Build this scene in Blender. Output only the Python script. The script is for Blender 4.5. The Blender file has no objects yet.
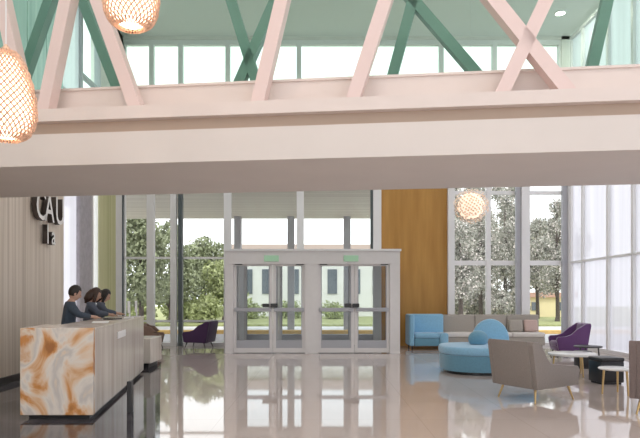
import bpy, bmesh, math, random
from mathutils import Vector, Matrix
random.seed(7)
C = bpy.context.scene.collection
F, HZ, CAMZ = 600.0, 297.0, 1.47
def PX(px, Y): return (px - 320.0) * Y / F
def PZ(py, Y): return CAMZ + (HZ - py) * Y / F

# ------------------------------------------------------------------ materials
def new_mat(name):
    m = bpy.data.materials.new(name); m.use_nodes = True
    nt = m.node_tree; b = nt.nodes['Principled BSDF']
    return m, nt, b
def mat(name, col, rough=0.6, metal=0.0, var=0.0, scale=8.0, bump=0.0, sheen=0.0, spec=0.5, coat=0.0):
    m, nt, b = new_mat(name)
    b.inputs['Base Color'].default_value = (*col, 1)
    b.inputs['Roughness'].default_value = rough; b.inputs['Metallic'].default_value = metal
    b.inputs['Specular IOR Level'].default_value = spec
    b.inputs['Sheen Weight'].default_value = sheen
    b.inputs['Coat Weight'].default_value = coat
    if var or bump:
        tc = nt.nodes.new('ShaderNodeTexCoord'); n = nt.nodes.new('ShaderNodeTexNoise')
        n.inputs['Scale'].default_value = scale; n.inputs['Detail'].default_value = 4
        nt.links.new(tc.outputs['Object'], n.inputs['Vector'])
        if var:
            r = nt.nodes.new('ShaderNodeValToRGB')
            r.color_ramp.elements[0].position = .3; r.color_ramp.elements[1].position = .7
            r.color_ramp.elements[0].color = (*[c * (1 - var) for c in col], 1)
            r.color_ramp.elements[1].color = (*[min(1, c * (1 + var)) for c in col], 1)
            nt.links.new(n.outputs['Fac'], r.inputs['Fac']); nt.links.new(r.outputs['Color'], b.inputs['Base Color'])
        if bump:
            bp = nt.nodes.new('ShaderNodeBump'); bp.inputs['Strength'].default_value = bump; bp.inputs['Distance'].default_value = .01
            nt.links.new(n.outputs['Fac'], bp.inputs['Height']); nt.links.new(bp.outputs['Normal'], b.inputs['Normal'])
    return m
def emis(name, col, st):
    m, nt, b = new_mat(name)
    b.inputs['Base Color'].default_value = (*col, 1)
    b.inputs['Emission Color'].default_value = (*col, 1); b.inputs['Emission Strength'].default_value = st
    return m
def glass(name, tint, refl=1.0):
    m = bpy.data.materials.new(name); m.use_nodes = True; nt = m.node_tree; nt.nodes.clear()
    o = nt.nodes.new('ShaderNodeOutputMaterial'); mx = nt.nodes.new('ShaderNodeMixShader')
    t = nt.nodes.new('ShaderNodeBsdfTransparent'); t.inputs['Color'].default_value = (*tint, 1)
    g = nt.nodes.new('ShaderNodeBsdfGlossy'); g.inputs['Roughness'].default_value = .03
    fr = nt.nodes.new('ShaderNodeFresnel'); fr.inputs['IOR'].default_value = 1.45
    mu = nt.nodes.new('ShaderNodeMath'); mu.operation = 'MULTIPLY'; mu.inputs[1].default_value = refl
    nt.links.new(fr.outputs[0], mu.inputs[0]); nt.links.new(mu.outputs[0], mx.inputs[0])
    nt.links.new(t.outputs[0], mx.inputs[1]); nt.links.new(g.outputs[0], mx.inputs[2]); nt.links.new(mx.outputs[0], o.inputs[0])
    return m
def frosted(name, col, clear=.25, stripe=14.0):
    m = bpy.data.materials.new(name); m.use_nodes = True; nt = m.node_tree; nt.nodes.clear()
    o = nt.nodes.new('ShaderNodeOutputMaterial'); mx = nt.nodes.new('ShaderNodeMixShader'); mx2 = nt.nodes.new('ShaderNodeMixShader')
    t = nt.nodes.new('ShaderNodeBsdfTransparent'); tr = nt.nodes.new('ShaderNodeBsdfTranslucent'); d = nt.nodes.new('ShaderNodeBsdfDiffuse')
    tc = nt.nodes.new('ShaderNodeTexCoord'); mp = nt.nodes.new('ShaderNodeMapping'); n = nt.nodes.new('ShaderNodeTexNoise'); r = nt.nodes.new('ShaderNodeValToRGB')
    mp.inputs['Scale'].default_value = (stripe, stripe, .15); n.inputs['Scale'].default_value = 1
    r.color_ramp.elements[0].position = .3; r.color_ramp.elements[1].position = .7
    r.color_ramp.elements[0].color = (*[c * .82 for c in col], 1); r.color_ramp.elements[1].color = (*col, 1)
    nt.links.new(tc.outputs['Object'], mp.inputs[0]); nt.links.new(mp.outputs[0], n.inputs['Vector']); nt.links.new(n.outputs['Fac'], r.inputs[0])
    nt.links.new(r.outputs[0], tr.inputs['Color']); d.inputs['Color'].default_value = (*col, 1)
    mx2.inputs[0].default_value = .35; nt.links.new(tr.outputs[0], mx2.inputs[1]); nt.links.new(d.outputs[0], mx2.inputs[2])
    mx.inputs[0].default_value = 1 - clear
    nt.links.new(t.outputs[0], mx.inputs[1]); nt.links.new(mx2.outputs[0], mx.inputs[2]); nt.links.new(mx.outputs[0], o.inputs[0])
    return m
def ramp_mat(name, stops, rough, kind='noise', scale=(1, 1, 1), nscale=3.0, detail=6, dist=0.0, coat=0.0, bump=0.0, spec=.5):
    m, nt, b = new_mat(name)
    tc = nt.nodes.new('ShaderNodeTexCoord'); mp = nt.nodes.new('ShaderNodeMapping'); mp.inputs['Scale'].default_value = scale
    n = nt.nodes.new('ShaderNodeTexNoise'); n.inputs['Scale'].default_value = nscale; n.inputs['Detail'].default_value = detail
    n.inputs['Distortion'].default_value = dist
    r = nt.nodes.new('ShaderNodeValToRGB'); cr = r.color_ramp
    while len(cr.elements) < len(stops): cr.elements.new(.5)
    for e, (p, c) in zip(cr.elements, stops): e.position = p; e.color = (*c, 1)
    nt.links.new(tc.outputs['Object'], mp.inputs[0]); nt.links.new(mp.outputs[0], n.inputs['Vector'])
    nt.links.new(n.outputs['Fac'], r.inputs[0]); nt.links.new(r.outputs[0], b.inputs['Base Color'])
    b.inputs['Roughness'].default_value = rough; b.inputs['Coat Weight'].default_value = coat; b.inputs['Specular IOR Level'].default_value = spec
    if bump:
        bp = nt.nodes.new('ShaderNodeBump'); bp.inputs['Strength'].default_value = bump; bp.inputs['Distance'].default_value = .02
        nt.links.new(n.outputs['Fac'], bp.inputs['Height']); nt.links.new(bp.outputs['Normal'], b.inputs['Normal'])
    return m
def tile_mat(name, c1, c2, grout, rough, size):
    m, nt, b = new_mat(name)
    tc = nt.nodes.new('ShaderNodeTexCoord'); br = nt.nodes.new('ShaderNodeTexBrick')
    br.offset = 0; br.squash = 1
    br.inputs['Scale'].default_value = 1; br.inputs['Brick Width'].default_value = size; br.inputs['Row Height'].default_value = size
    br.inputs['Mortar Size'].default_value = .005; br.inputs['Color1'].default_value = (*c1, 1); br.inputs['Color2'].default_value = (*c2, 1)
    br.inputs['Mortar'].default_value = (*grout, 1)
    n = nt.nodes.new('ShaderNodeTexNoise'); n.inputs['Scale'].default_value = 1.3; n.inputs['Detail'].default_value = 6
    mx = nt.nodes.new('ShaderNodeMix'); mx.data_type = 'RGBA'; mx.blend_type = 'MULTIPLY'; mx.inputs['Factor'].default_value = .25
    nt.links.new(tc.outputs['Object'], br.inputs['Vector']); nt.links.new(tc.outputs['Object'], n.inputs['Vector'])
    nt.links.new(br.outputs['Color'], mx.inputs['A']); nt.links.new(n.outputs['Color'], mx.inputs['B'])
    nt.links.new(br.outputs['Color'], b.inputs['Base Color'])
    b.inputs['Roughness'].default_value = rough; b.inputs['IOR'].default_value = 1.85
    bp = nt.nodes.new('ShaderNodeBump'); bp.inputs['Strength'].default_value = .02; bp.inputs['Distance'].default_value = .01
    n2 = nt.nodes.new('ShaderNodeTexNoise'); n2.inputs['Scale'].default_value = .9; n2.inputs['Detail'].default_value = 1
    nt.links.new(tc.outputs['Object'], n2.inputs['Vector'])
    nt.links.new(n2.outputs['Fac'], bp.inputs['Height']); nt.links.new(bp.outputs['Normal'], b.inputs['Normal'])
    return m

M = dict(
 plaster=mat('plaster_white', (.78, .76, .73), .8, var=.03, scale=3),
 ceiling=mat('ceiling_white', (.82, .83, .81), .85),
 panelwood=ramp_mat('slatted_pale_wood', [(.3, (.56, .465, .375)), (.5, (.72, .62, .52)), (.7, (.82, .73, .63))], .5, scale=(9, 9, .12), nscale=1.6, detail=3),
 teal=ramp_mat('pale_teal_glass_panel', [(.3, (.40, .60, .58)), (.7, (.62, .80, .78))], .25, scale=(4, 4, .1), nscale=1.5),
 darkbase=mat('dark_skirting', (.05, .045, .045), .4),
 floor=tile_mat('polished_beige_tile', (.61, .53, .49), (.595, .515, .475), (.52, .45, .41), .035, 1.2),
 darkfloor=ramp_mat('polished_dark_marble', [(.35, (.035, .033, .04)), (.5, (.075, .07, .08)), (.62, (.12, .11, .12)), (.68, (.2, .19, .19))], .05, nscale=1.2, detail=8, dist=1.2),
 bridge=mat('bridge_warm_white', (.77, .675, .635), .6, var=.02, scale=2),
 soffit=mat('bridge_fascia_cream', (.73, .67, .635), .7, var=.02, scale=1.5),
 recess=mat('bridge_reveal_shade', (.52, .40, .32), .7),  # brown puts the shadow line under the chord into the colour
 truss=mat('truss_pink_white', (.79, .63, .60), .5),
 trussbacklit=mat('truss_backlit_tint', (.27, .38, .36), .5),  # far truss: backlit shade and green glass tint put into the base colour
 greenglass=glass('green_tinted_glass', (.74, .93, .82), .6),
 clear=glass('clear_glass', (.95, .97, .96), .6),
 doorglass=glass('door_glass', (.82, .86, .87), .9),
 frost=frosted('frosted_glass', (.74, .73, .79), .12, 5.0),
 frame=mat('white_aluminium', (.82, .81, .82), .4),
 framegrey=mat('grey_aluminium', (.42, .42, .46), .4),
 framedark=mat('dark_bronze_aluminium', (.09, .11, .12), .4),
 doorframe=mat('brushed_door_aluminium', (.72, .685, .685), .4, var=.02),
 orange=ramp_mat('amber_wood_panel', [(.3, (.42, .20, .035)), (.7, (.54, .28, .06))], .45, scale=(3, 3, .3), nscale=2.0),
 onyx=ramp_mat('orange_onyx', [(.33, (.36, .14, .04)), (.40, (.60, .27, .09)), (.44, (.74, .52, .35)), (.49, (.76, .69, .62)), (.55, (.58, .53, .50)), (.60, (.74, .62, .50)), (.65, (.56, .24, .07))], .2, nscale=1.9, detail=10, dist=.7, scale=(1.2, 1.2, .9)),
 stone=ramp_mat('pale_beige_stone', [(.3, (.58, .50, .43)), (.5, (.70, .63, .56)), (.7, (.78, .72, .65))], .2, scale=(6, 6, .5), nscale=1.0),
 black=mat('black_lacquer', (.012, .012, .014), .3),
 darkmetal=mat('dark_metal', (.03, .03, .032), .4),
 brass=mat('brushed_brass', (.60, .42, .20), .35, 1.0),
 whitetop=mat('white_marble_top', (.80, .79, .78), .2, var=.04, scale=4),
 grey=mat('taupe_fabric', (.27, .235, .215), .9, var=.06, scale=60, bump=.15, sheen=.2),
 taupe=mat('brown_grey_fabric', (.20, .155, .145), .9, var=.06, scale=60, bump=.15, sheen=.2),
 brown=mat('brown_fabric', (.22, .14, .11), .9, var=.06, scale=60, bump=.15),
 purple=mat('purple_velvet', (.12, .045, .16), .85, var=.08, scale=40, sheen=.4),
 darkpurple=mat('dark_purple_velvet', (.055, .018, .075), .85, var=.08, scale=40, sheen=.3),
 blue=mat('sky_blue_velvet', (.27, .52, .72), .8, var=.06, scale=30, sheen=.4),
 tealblue=mat('dusty_blue_velvet', (.14, .32, .44), .8, var=.06, scale=30, sheen=.4),
 bench=mat('beige_upholstery', (.42, .38, .34), .85, var=.05, scale=40),
 benchwhite=mat('cream_upholstery', (.74, .70, .67), .8, var=.03, scale=40),
 pink=mat('dusty_pink_fabric', (.60, .44, .40), .85, var=.05, scale=40),
 rattan=mat('gold_woven_cane', (.74, .50, .36), .5, .0, var=.3, scale=30),
 glow=emis('warm_lamp_diffuser', (1.0, .84, .66), 2.2),
 petal=mat('champagne_petal', (.88, .74, .62), .4, .0),
 letter=mat('steel_letter_face', (.90, .88, .86), .25, .0),
 letterside=mat('bronze_letter_side', (.10, .085, .08), .35, .6),
 curtain=ramp_mat('olive_green_drape', [(.3, (.50, .50, .28)), (.7, (.72, .70, .46))], .85, scale=(7, 7, .05), nscale=1.5),
 greycol=mat('grey_stone_column', (.40, .37, .40), .5, var=.12, scale=9),
 exitgreen=emis('pale_green_sign', (.36, .58, .40), .12),
 skin=mat('skin', (.55, .34, .25), .55), skin2=mat('skin_warm', (.48, .29, .21), .55),
 hair=mat('dark_hair', (.018, .013, .011), .5, var=.2, scale=40), hairbrown=mat('brown_hair', (.055, .028, .018), .5, var=.2, scale=40),
 suit=mat('navy_grey_jacket', (.055, .075, .105), .85, var=.1, scale=30), suit2=mat('slate_blue_jacket', (.085, .10, .135), .85, var=.1, scale=30),
 trousers=mat('black_trousers', (.02, .02, .024), .85), shirt=mat('pale_blue_shirt', (.55, .62, .72), .8), shoe=mat('black_shoe', (.015, .015, .015), .4),
 paper=mat('white_paper', (.85, .85, .84), .7), screen=mat('dark_screen', (.02, .022, .028), .2),
 leaf=mat('green_leaf', (.27, .30, .18), .6, var=.45, scale=2.5), leaf2=mat('pale_green_leaf', (.36, .40, .19), .6, var=.35, scale=2.5),
 leaf3=mat('grey_olive_leaf', (.30, .30, .26), .7, var=.4, scale=3), blossom=mat('pale_blossom', (.66, .60, .57), .7, var=.3, scale=4),
 bark=mat('grey_bark', (.10, .08, .07), .9, var=.3, scale=12, bump=.3),
 canopy=ramp_mat('canopy_grey_boards', [(.35, (.50, .46, .41)), (.65, (.62, .58, .52))], .7, scale=(.05, 5, 1), nscale=1.5),
 canopycol=mat('canopy_column_grey', (.40, .39, .41), .6),
 paving=mat('pale_paving', (.42, .42, .44), .8, var=.08, scale=2), road=mat('pale_road', (.55, .54, .53), .85, var=.06, scale=2),
 kerb=mat('orange_yellow_kerb', (.62, .40, .14), .8, var=.1), grass=mat('dry_grass', (.30, .32, .14), .9, var=.3, scale=3),
 bwall=mat('pale_render', (.84, .82, .79), .8, var=.04, scale=1), byellow=mat('pale_yellow_render', (.74, .64, .40), .8, var=.05, scale=1), bpink=mat('pink_brick', (.55, .34, .28), .8, var=.1, scale=3),
 bwin=mat('dark_window', (.13, .15, .18), .2), broof=mat('roof_grey', (.50, .40, .37), .8),
)

# ------------------------------------------------------------------ mesh helper
class MB:
    def __init__(s): s.bm = bmesh.new()
    def box(s, x0, x1, y0, y1, z0, z1, bev=0.0, seg=2):
        return s.hexa([(x0,y0,z0),(x1,y0,z0),(x1,y1,z0),(x0,y1,z0),(x0,y0,z1),(x1,y0,z1),(x1,y1,z1),(x0,y1,z1)], bev, seg)
    def hexa(s, p, bev=0.0, seg=2):
        t = bmesh.new(); v = [t.verts.new(q) for q in p]
        for f in ((3,2,1,0),(4,5,6,7),(0,1,5,4),(1,2,6,5),(2,3,7,6),(3,0,4,7)): t.faces.new([v[i] for i in f])
        if bev: bmesh.ops.bevel(t, geom=list(t.edges), offset=bev, segments=seg, affect='EDGES', profile=.5)
        return s._add(t)
    def prism(s, pts, a0, a1, axis='z', bev=0.0, seg=2):
        t = bmesh.new()
        def mk(p, a): return (p[0], p[1], a) if axis == 'z' else ((a, p[0], p[1]) if axis == 'x' else (p[0], a, p[1]))
        lo = [t.verts.new(mk(p, a0)) for p in pts]; hi = [t.verts.new(mk(p, a1)) for p in pts]
        t.faces.new(lo[::-1]); t.faces.new(hi); n = len(pts)
        for i in range(n): t.faces.new((lo[i], lo[(i+1) % n], hi[(i+1) % n], hi[i]))
        bmesh.ops.recalc_face_normals(t, faces=list(t.faces))
        if bev: bmesh.ops.bevel(t, geom=list(t.edges), offset=bev, segments=seg, affect='EDGES', profile=.5)
        return s._add(t)
    def tube(s, pts, r, n=10, close=False):
        t = bmesh.new(); pts = [Vector(p) for p in pts]; rs = r if isinstance(r, (list, tuple)) else [r] * len(pts)
        rings = []
        for i, p in enumerate(pts):
            d = (pts[min(i+1, len(pts)-1)] - pts[max(i-1, 0)]).normalized()
            a = d.cross(Vector((0, 0, 1)) if abs(d.z) < .9 else Vector((1, 0, 0))).normalized(); b = d.cross(a)
            rings.append([t.verts.new(p + (a * math.cos(k*2*math.pi/n) + b * math.sin(k*2*math.pi/n)) * rs[i]) for k in range(n)])
        for i in range(len(rings)-1):
            for k in range(n): t.faces.new((rings[i][k], rings[i][(k+1) % n], rings[i+1][(k+1) % n], rings[i+1][k]))
        t.faces.new(rings[0][::-1]); t.faces.new(rings[-1])
        bmesh.ops.recalc_face_normals(t, faces=list(t.faces))
        return s._add(t)
    def lathe(s, prof, c=(0, 0, 0), n=32, caps=True):
        t = bmesh.new(); rings = []
        for r, z in prof:
            rings.append([t.verts.new((c[0] + r*math.cos(k*2*math.pi/n), c[1] + r*math.sin(k*2*math.pi/n), c[2] + z)) for k in range(n)])
        for i in range(len(rings)-1):
            for k in range(n): t.faces.new((rings[i][k], rings[i][(k+1) % n], rings[i+1][(k+1) % n], rings[i+1][k]))
        if caps: t.faces.new(rings[0][::-1]); t.faces.new(rings[-1])
        bmesh.ops.recalc_face_normals(t, faces=list(t.faces))
        return s._add(t)
    def ell(s, c, r, rot=None, u=20, v=12):
        t = bmesh.new(); bmesh.ops.create_uvsphere(t, u_segments=u, v_segments=v, radius=1)
        m = Matrix.Translation(c) @ (rot.to_4x4() if rot else Matrix()) @ Matrix.Diagonal((*r, 1))
        bmesh.ops.transform(t, matrix=m, verts=t.verts)
        return s._add(t)
    def bar(s, a, b, w, d, up=(0, 1, 0)):
        # rectangular bar a->b, width w across, depth d along `up`
        a, b = Vector(a), Vector(b); ax = (b-a).normalized(); u = Vector(up); u = (u - ax*u.dot(ax)).normalized(); l = ax.cross(u)
        p = []
        for q in (a, b):
            for sx, sy in ((-1,-1),(1,-1),(1,1),(-1,1)): p.append(q + l*sx*w/2 + u*sy*d/2)
        t = bmesh.new(); v = [t.verts.new(q) for q in p]
        for f in ((3,2,1,0),(4,5,6,7),(0,1,5,4),(1,2,6,5),(2,3,7,6),(3,0,4,7)): t.faces.new([v[i] for i in f])
        bmesh.ops.recalc_face_normals(t, faces=list(t.faces))
        return s._add(t)
    def _add(s, t):
        me = bpy.data.meshes.new('tmp'); t.to_mesh(me); t.free(); s.bm.from_mesh(me); bpy.data.meshes.remove(me); return s
    def xf(s, m): bmesh.ops.transform(s.bm, matrix=m, verts=s.bm.verts); return s
    def build(s, name, m, parent=None, smooth=False, world=False, loc=None):
        if world and parent is not None:
            q = parent
            off = Vector((0, 0, 0))
            while q is not None: off += q.location; q = q.parent
            bmesh.ops.translate(s.bm, vec=-off, verts=s.bm.verts)
        me = bpy.data.meshes.new(name); s.bm.to_mesh(me); s.bm.free()
        me.materials.append(M[m] if isinstance(m, str) else m)
        if smooth:
            for p in me.polygons: p.use_smooth = True
            me.set_sharp_from_angle(angle=math.radians(40))
        o = bpy.data.objects.new(name, me); C.objects.link(o)
        if parent is not None: o.parent = parent
        if loc is not None: o.location = loc
        return o
def tag(o, label, cat, group=None, kind=None):
    o['label'] = label; o['category'] = cat
    if group: o['group'] = group
    if kind: o['kind'] = kind
    return o
def empty(name, loc=(0, 0, 0), rz=0.0, label=None, cat=None, group=None, kind=None):
    o = bpy.data.objects.new(name, None); C.objects.link(o); o.location = loc; o.rotation_euler.z = rz; o.empty_display_size = .2
    if label: tag(o, label, cat, group, kind)
    return o
def struct(name, mb, m, label=None, parent=None):
    o = mb.build(name, m, parent)
    if parent is None: o['kind'] = 'structure'; o['label'] = label or name.replace('_', ' '); o['category'] = name.split('_')[0]
    return o
def copy_thing(root, loc, rz, label, group=None):
    r = root.copy(); C.objects.link(r); r.location = loc; r.rotation_euler = (0, 0, rz); r['label'] = label
    if group: r['group'] = group
    for ch in list(root.children):
        c = ch.copy(); C.objects.link(c); c.parent = r
        for g in list(ch.children):
            d = g.copy(); C.objects.link(d); d.parent = c
    return r

# ------------------------------------------------------------------ the room
YB, XR, XL, XL2, ZC, YF = 18.2, 7.52, -5.34, -5.94, 9.33, -5.0
YPE = 12.5
struct('floor', MB().box(-6.2, XR, YF, YB+.1, -.12, 0), 'floor', 'polished beige tiled lobby floor')
fl = MB().prism([(-5.34, 4.0), (-1.15, 4.0), (-1.6, 6.0), (-2.4, 9.0), (-3.6, 13.6), (-5.34, 13.6)], 0.0, .004)
struct('floor_border', fl, 'darkfloor', 'dark polished marble floor around the reception desk')
struct('ceiling', MB().box(-6.3, XR+.2, YF-.2, YB+.3, ZC, ZC+.2), 'ceiling', 'high white lobby ceiling')

# left wall: slatted wood facing low, plaster above
struct('wall_left', MB().box(XL-.25, XL-.02, YF, YPE, 0, ZC), 'plaster', 'white left wall above the wood facing')
struct('wall_left_panelling', MB().box(XL-.02, XL+.0, 4.0, YPE-.0, .12, 3.75), 'panelwood', 'pale slatted wood facing behind the reception desk')
struct('baseboard_left', MB().box(XL-.02, XL+.05, 4.0, YPE, .004, .12), 'darkbase', 'dark skirting under the slatted wood wall')
u = MB()
for i in range(11):
    a = 4.0 + i*.77; u.box(XL-.02, XL+.01, a+.02, a+.75, 4.5, ZC-.02)
struct('wall_left_upper', u, 'teal', 'pale teal glass panels high on the left wall')
# recessed part beyond
w = MB(); w.box(XL2-.2, XL2, YPE-.3, 13.0, 0, ZC); w.box(XL2-.2, XL2, 13.0, YB, 5.2, 6.2); w.box(XL2-.2, XL2, 14.75, 15.5, 0, 5.2)
w.box(XL2-.2, XL2, 16.0, YB, 0, 5.2); w.box(XL2-.2, XL2, 16.05, YB, 6.2, ZC); w.box(XL2-.2, XL2, 13.0, YB, 8.7, ZC); w.box(XL2-.2, XL2, 13, 14.75, 0, .4)
w.box(XL2, XL-.25, YPE-.3, YPE, 0, ZC)
struct('wall_left_recess', w, 'plaster', 'recessed end of the left wall by the window')
WN = [0]
def window(label, pts, frame='frame', pane='clear', fw=.09, fd=.16, vs=(), hs=(), thick=None):
    """pts: axis 'y' wall (back): ('y',Y,x0,x1,z0,z1) or side wall ('x',X,y0,y1,z0,z1)"""
    WN[0] += 1; ax, A, a0, a1, z0, z1 = pts
    base = (a0+a1)/2
    loc = (base, A, z0) if ax == 'y' else (A, base, z0)
    r = empty('window_%d' % WN[0], loc); r['kind'] = 'structure'; r['label'] = label; r['category'] = 'window'
    def B(mb, u0, u1, w0, w1, d=fd):
        if ax == 'y': mb.box(u0, u1, A-d/2, A+d/2, w0, w1)
        else: mb.box(A-d/2, A+d/2, u0, u1, w0, w1)
    f = MB(); h = fw/2
    B(f, a0, a0+h, z0, z1); B(f, a1-h, a1, z0, z1); B(f, a0+h, a1-h, z0, z0+fw); B(f, a0+h, a1-h, z1-fw, z1)
    for v, vw in vs: B(f, v-vw/2, v+vw/2, z0+fw, z1-fw)
    for q, qw in hs: B(f, a0+h, a1-h, q-qw/2, q+qw/2, fd*.8)
    f.build('window_frame', frame, r, world=True)
    p = MB()
    if ax == 'y': p.box(a0+h, a1-h, A-.008, A+.008, z0+fw, z1-fw)
    else: p.box(A-.008, A+.008, a0+h, a1-h, z0+fw, z1-fw)
    # single sided sheet: keep only one face so the tint is applied once
    bm = p.bm; keep = max(bm.faces, key=lambda fc: (fc.normal[1 if ax == 'y' else 0]))
    bmesh.ops.delete(bm, geom=[fc for fc in bm.faces if fc != keep], context='FACES')
    p.build('window_pane', pane, r, world=True)
    return r
X = lambda px: PX(px, YB)
ZT = PZ(258, YB)
# left glazing of the entrance wall
window('narrow lower window next to the green drape', ('y', YB, X(124), X(152), 0, 5.3), hs=((ZT, .06), (.74, .06)))
window('lower window between pale post and dark post', ('y', YB, X(152), X(181), 0, 5.3), hs=((ZT, .06), (.74, .06)))
window('lower window behind the dark purple chair', ('y', YB, X(181), X(228), 0, 5.3), hs=((ZT, .06), (.74, .06)))
window('window above left pair of entrance doors', ('y', YB, X(228), X(300), 2.72, 5.3))
window('window above right pair of entrance doors', ('y', YB, X(300), X(374), 2.72, 5.3))
window('tall right window behind the round lamp', ('y', YB, X(449), X(521), 0, 5.3), vs=((X(488), .13),), hs=((PZ(263, YB), .14), (PZ(193, YB), .1)))
window('tall window by the right corner', ('y', YB, X(521), X(566), 0, 5.3), hs=((PZ(263, YB), .14), (PZ(193, YB), .1)))
ub = [124, 152, 181, 228, 299, 367, 441, 494, 560]
nm = ['left corner', 'second from left', 'third from left', 'fourth from left', 'middle', 'fourth from right', 'second from right', 'right end']
for i in range(8):
    window('upper storey window, %s' % nm[i], ('y', YB, X(ub[i]), X(ub[i+1]), 5.75, PZ(41, YB)), fw=.14)
# wall posts and bands
b = MB(); b.box(XL2-.2, X(124), YB-.12, YB+.2, 0, ZC); b.box(X(124), X(566), YB-.1, YB+.25, 5.3, 5.75); b.box(X(124), XR, YB-.12, YB+.25, PZ(41, YB), ZC)
b.box(X(381), X(446), YB-.02, YB+.25, 0, 5.3); b.box(X(560), XR+.2, YB-.12, YB+.25, 5.3, ZC)
struct('wall_back', b, 'plaster', 'white bands and corner of the entrance wall')
struct('wall_back_panel', MB().box(X(380), X(447), YB-.08, YB-.02, 0, 5.3), 'orange', 'amber wood panel beside the entrance doors')
TN = [0]
def trim(label, x0, x1, y0, y1, z0, z1, m):
    TN[0] += 1; struct('trim_%d' % TN[0], MB().box(x0, x1, y0, y1, z0, z1), m, label)
trim('dark edge post at left end of glazing', X(123), X(125.2), YB-.2, YB-.08, 0, 5.3, 'framedark')
trim('wide pale post in the left glazing', X(149), X(156), YB-.26, YB-.08, 0, 5.3, 'frame')
trim('slim pale post in the left glazing', X(172), X(178), YB-.22, YB-.08, 0, 5.3, 'frame')
trim('dark bronze post in the left glazing', X(180), X(184), YB-.26, YB-.08, 0, 5.3, 'framedark')
trim('white post left of the entrance doors', X(225), X(232), YB-.24, YB-.08, 0, 5.3, 'frame')
trim('white post above the entrance', X(297), X(304), YB-.24, YB-.08, 2.72, 5.3, 'frame')
trim('dark line left of amber panel', X(370), X(372.5), YB-.2, YB-.08, 2.72, 5.3, 'framedark')
trim('white post left of amber panel', X(372.5), X(380.5), YB-.26, YB-.08, 0, 5.3, 'frame')
trim('white post right of amber panel', X(446.5), X(453), YB-.24, YB-.08, 0, 5.3, 'frame')
trim('grey post beside wide white post', X(514), X(519), YB-.2, YB-.08, 0, 5.3, 'framegrey')
trim('wide white post in the right glazing', X(519), X(527), YB-.26, YB-.08, 0, 5.3, 'frame')
trim('grey post near right corner', X(560), X(565), YB-.2, YB-.08, 0, 5.3, 'framegrey')
trim('white corner post of the glazing', X(565), XR-.01, YB-.3, YB-.02, 0, 5.3, 'frame')
# left recess windows
window('frosted pale window past the wood wall', ('x', XL2, 13.0, 14.75, .4, 5.2), pane='frost')
window('sliver of window beside the grey column', ('x', XL2, 15.5, 16.0, 0, 5.2), fw=.04)
window('frosted upper window on left wall', ('x', XL2, 13.0, 14.8, 6.2, 8.7), frame='framegrey', pane='frost')
window('clear upper window near left corner', ('x', XL2, 14.8, 16.05, 6.2, 8.7), frame='framegrey', hs=((7.0, .08),))
struct('trim_column', MB().box(XL2, XL2+.10, 14.6, 15.37, 0, 5.2, .02), 'greycol', 'grey stone column on the left wall')
# right wall glazing
yb = [YB-.3, 17.1, 15.6, 14.35, 13.0, 11.6, 10.2, 8.8, 7.4, 5.9, 4.4, 2.9, 1.4, -.1, -1.6, -3.2, YF]
for i in range(16):
    window('floor to ceiling frosted window, %s bay of the right wall' % ['first', 'second', 'third', 'fourth', 'fifth', 'sixth', 'seventh', 'eighth', 'ninth', 'tenth', 'eleventh', 'twelfth', 'thirteenth', 'fourteenth', 'fifteenth', 'last'][i],
           ('x', XR, yb[i+1], yb[i], 0, ZC-.1), pane='frost', fw=.10, fd=.12, hs=((2.5, .06), (5.5, .2)))
# glazing behind the camera
struct('wall_front', MB().box(-6.2, XR, YF-.2, YF, ZC-1.0, ZC).box(-6.2, XL, YF-.2, YF, 0, ZC), 'plaster', 'wall over the glazing behind the viewer')
for i in range(6):
    a = XL + i*(XR-XL)/6
    window('tall window behind the viewer, bay %s' % ['one', 'two', 'three', 'four', 'five', 'six'][i], ('y', YF-.1, a, a+(XR-XL)/6, 0, ZC-1.0), hs=((2.8, .1),))
# drape
d = MB(); n = 60; pts = []
for i in range(n+1):
    y = 15.66 + (16.9-15.66)*i/n; pts.append((XL2+.16+.05*math.sin(i*1.05), y))
pts2 = [(x+.015, y) for x, y in pts][::-1]
d.prism(pts+pts2, .02, 5.15)
t = d.build('curtain', 'curtain', None, True); tag(t, 'olive green floor length drape at the left window corner', 'curtain')

# ------------------------------------------------------------------ footbridge
SK = .117
def BW(px, py, dd):
    Y = (7.0+dd)/(1+SK*(px-320)/F); return Vector((PX(px, Y), Y, PZ(py, Y)))
br = empty('footbridge', (0, 8.0, 3.087), label='cream footbridge with pink truss braces crossing the whole lobby', cat='footbridge')
S0, S1 = XL+.01, XR-.12
def slab(mb, d0, d1, z0, z1):
    mb.hexa([(S0, 7+d0-SK*S0, z0), (S1, 7+d0-SK*S1, z0), (S1, 7+d1-SK*S1, z0), (S0, 7+d1-SK*S0, z0),
             (S0, 7+d0-SK*S0, z1), (S1, 7+d0-SK*S1, z1), (S1, 7+d1-SK*S1, z1), (S0, 7+d1-SK*S0, z1)]); return mb
slab(MB(), 0, 2.15, 3.087, 3.477).build('deck', 'soffit', br, world=True)
slab(MB(), .05, 2.10, 3.477, 3.617).build('reveal_shade_strip', 'recess', br, world=True)
slab(MB(), -.06, .35, 3.617, 3.769).build('bottom_chord', 'bridge', br, world=True)
slab(slab(MB(), .35, .45, 3.617, 4.12), .33, .47, 4.12, 4.15).build('kerb_wall', 'bridge', br, world=True)
slab(MB(), .24, .35, 3.769, 3.86).build('kerb_rail', 'bridge', br, world=True)
slab(MB(), 1.75, 2.15, 3.617, 3.80).build('far_chord', 'bridge', br, world=True)
slab(MB(), .45, 1.75, 3.617, 3.65).build('walkway', 'bridge', br, world=True)
slab(MB(), -.02, .30, 6.40, 6.65).build('top_chord', 'truss', br, world=True)
slab(MB(), 1.80, 2.10, 6.40, 6.65).build('top_chord', 'trussbacklit', br, world=True)
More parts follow.
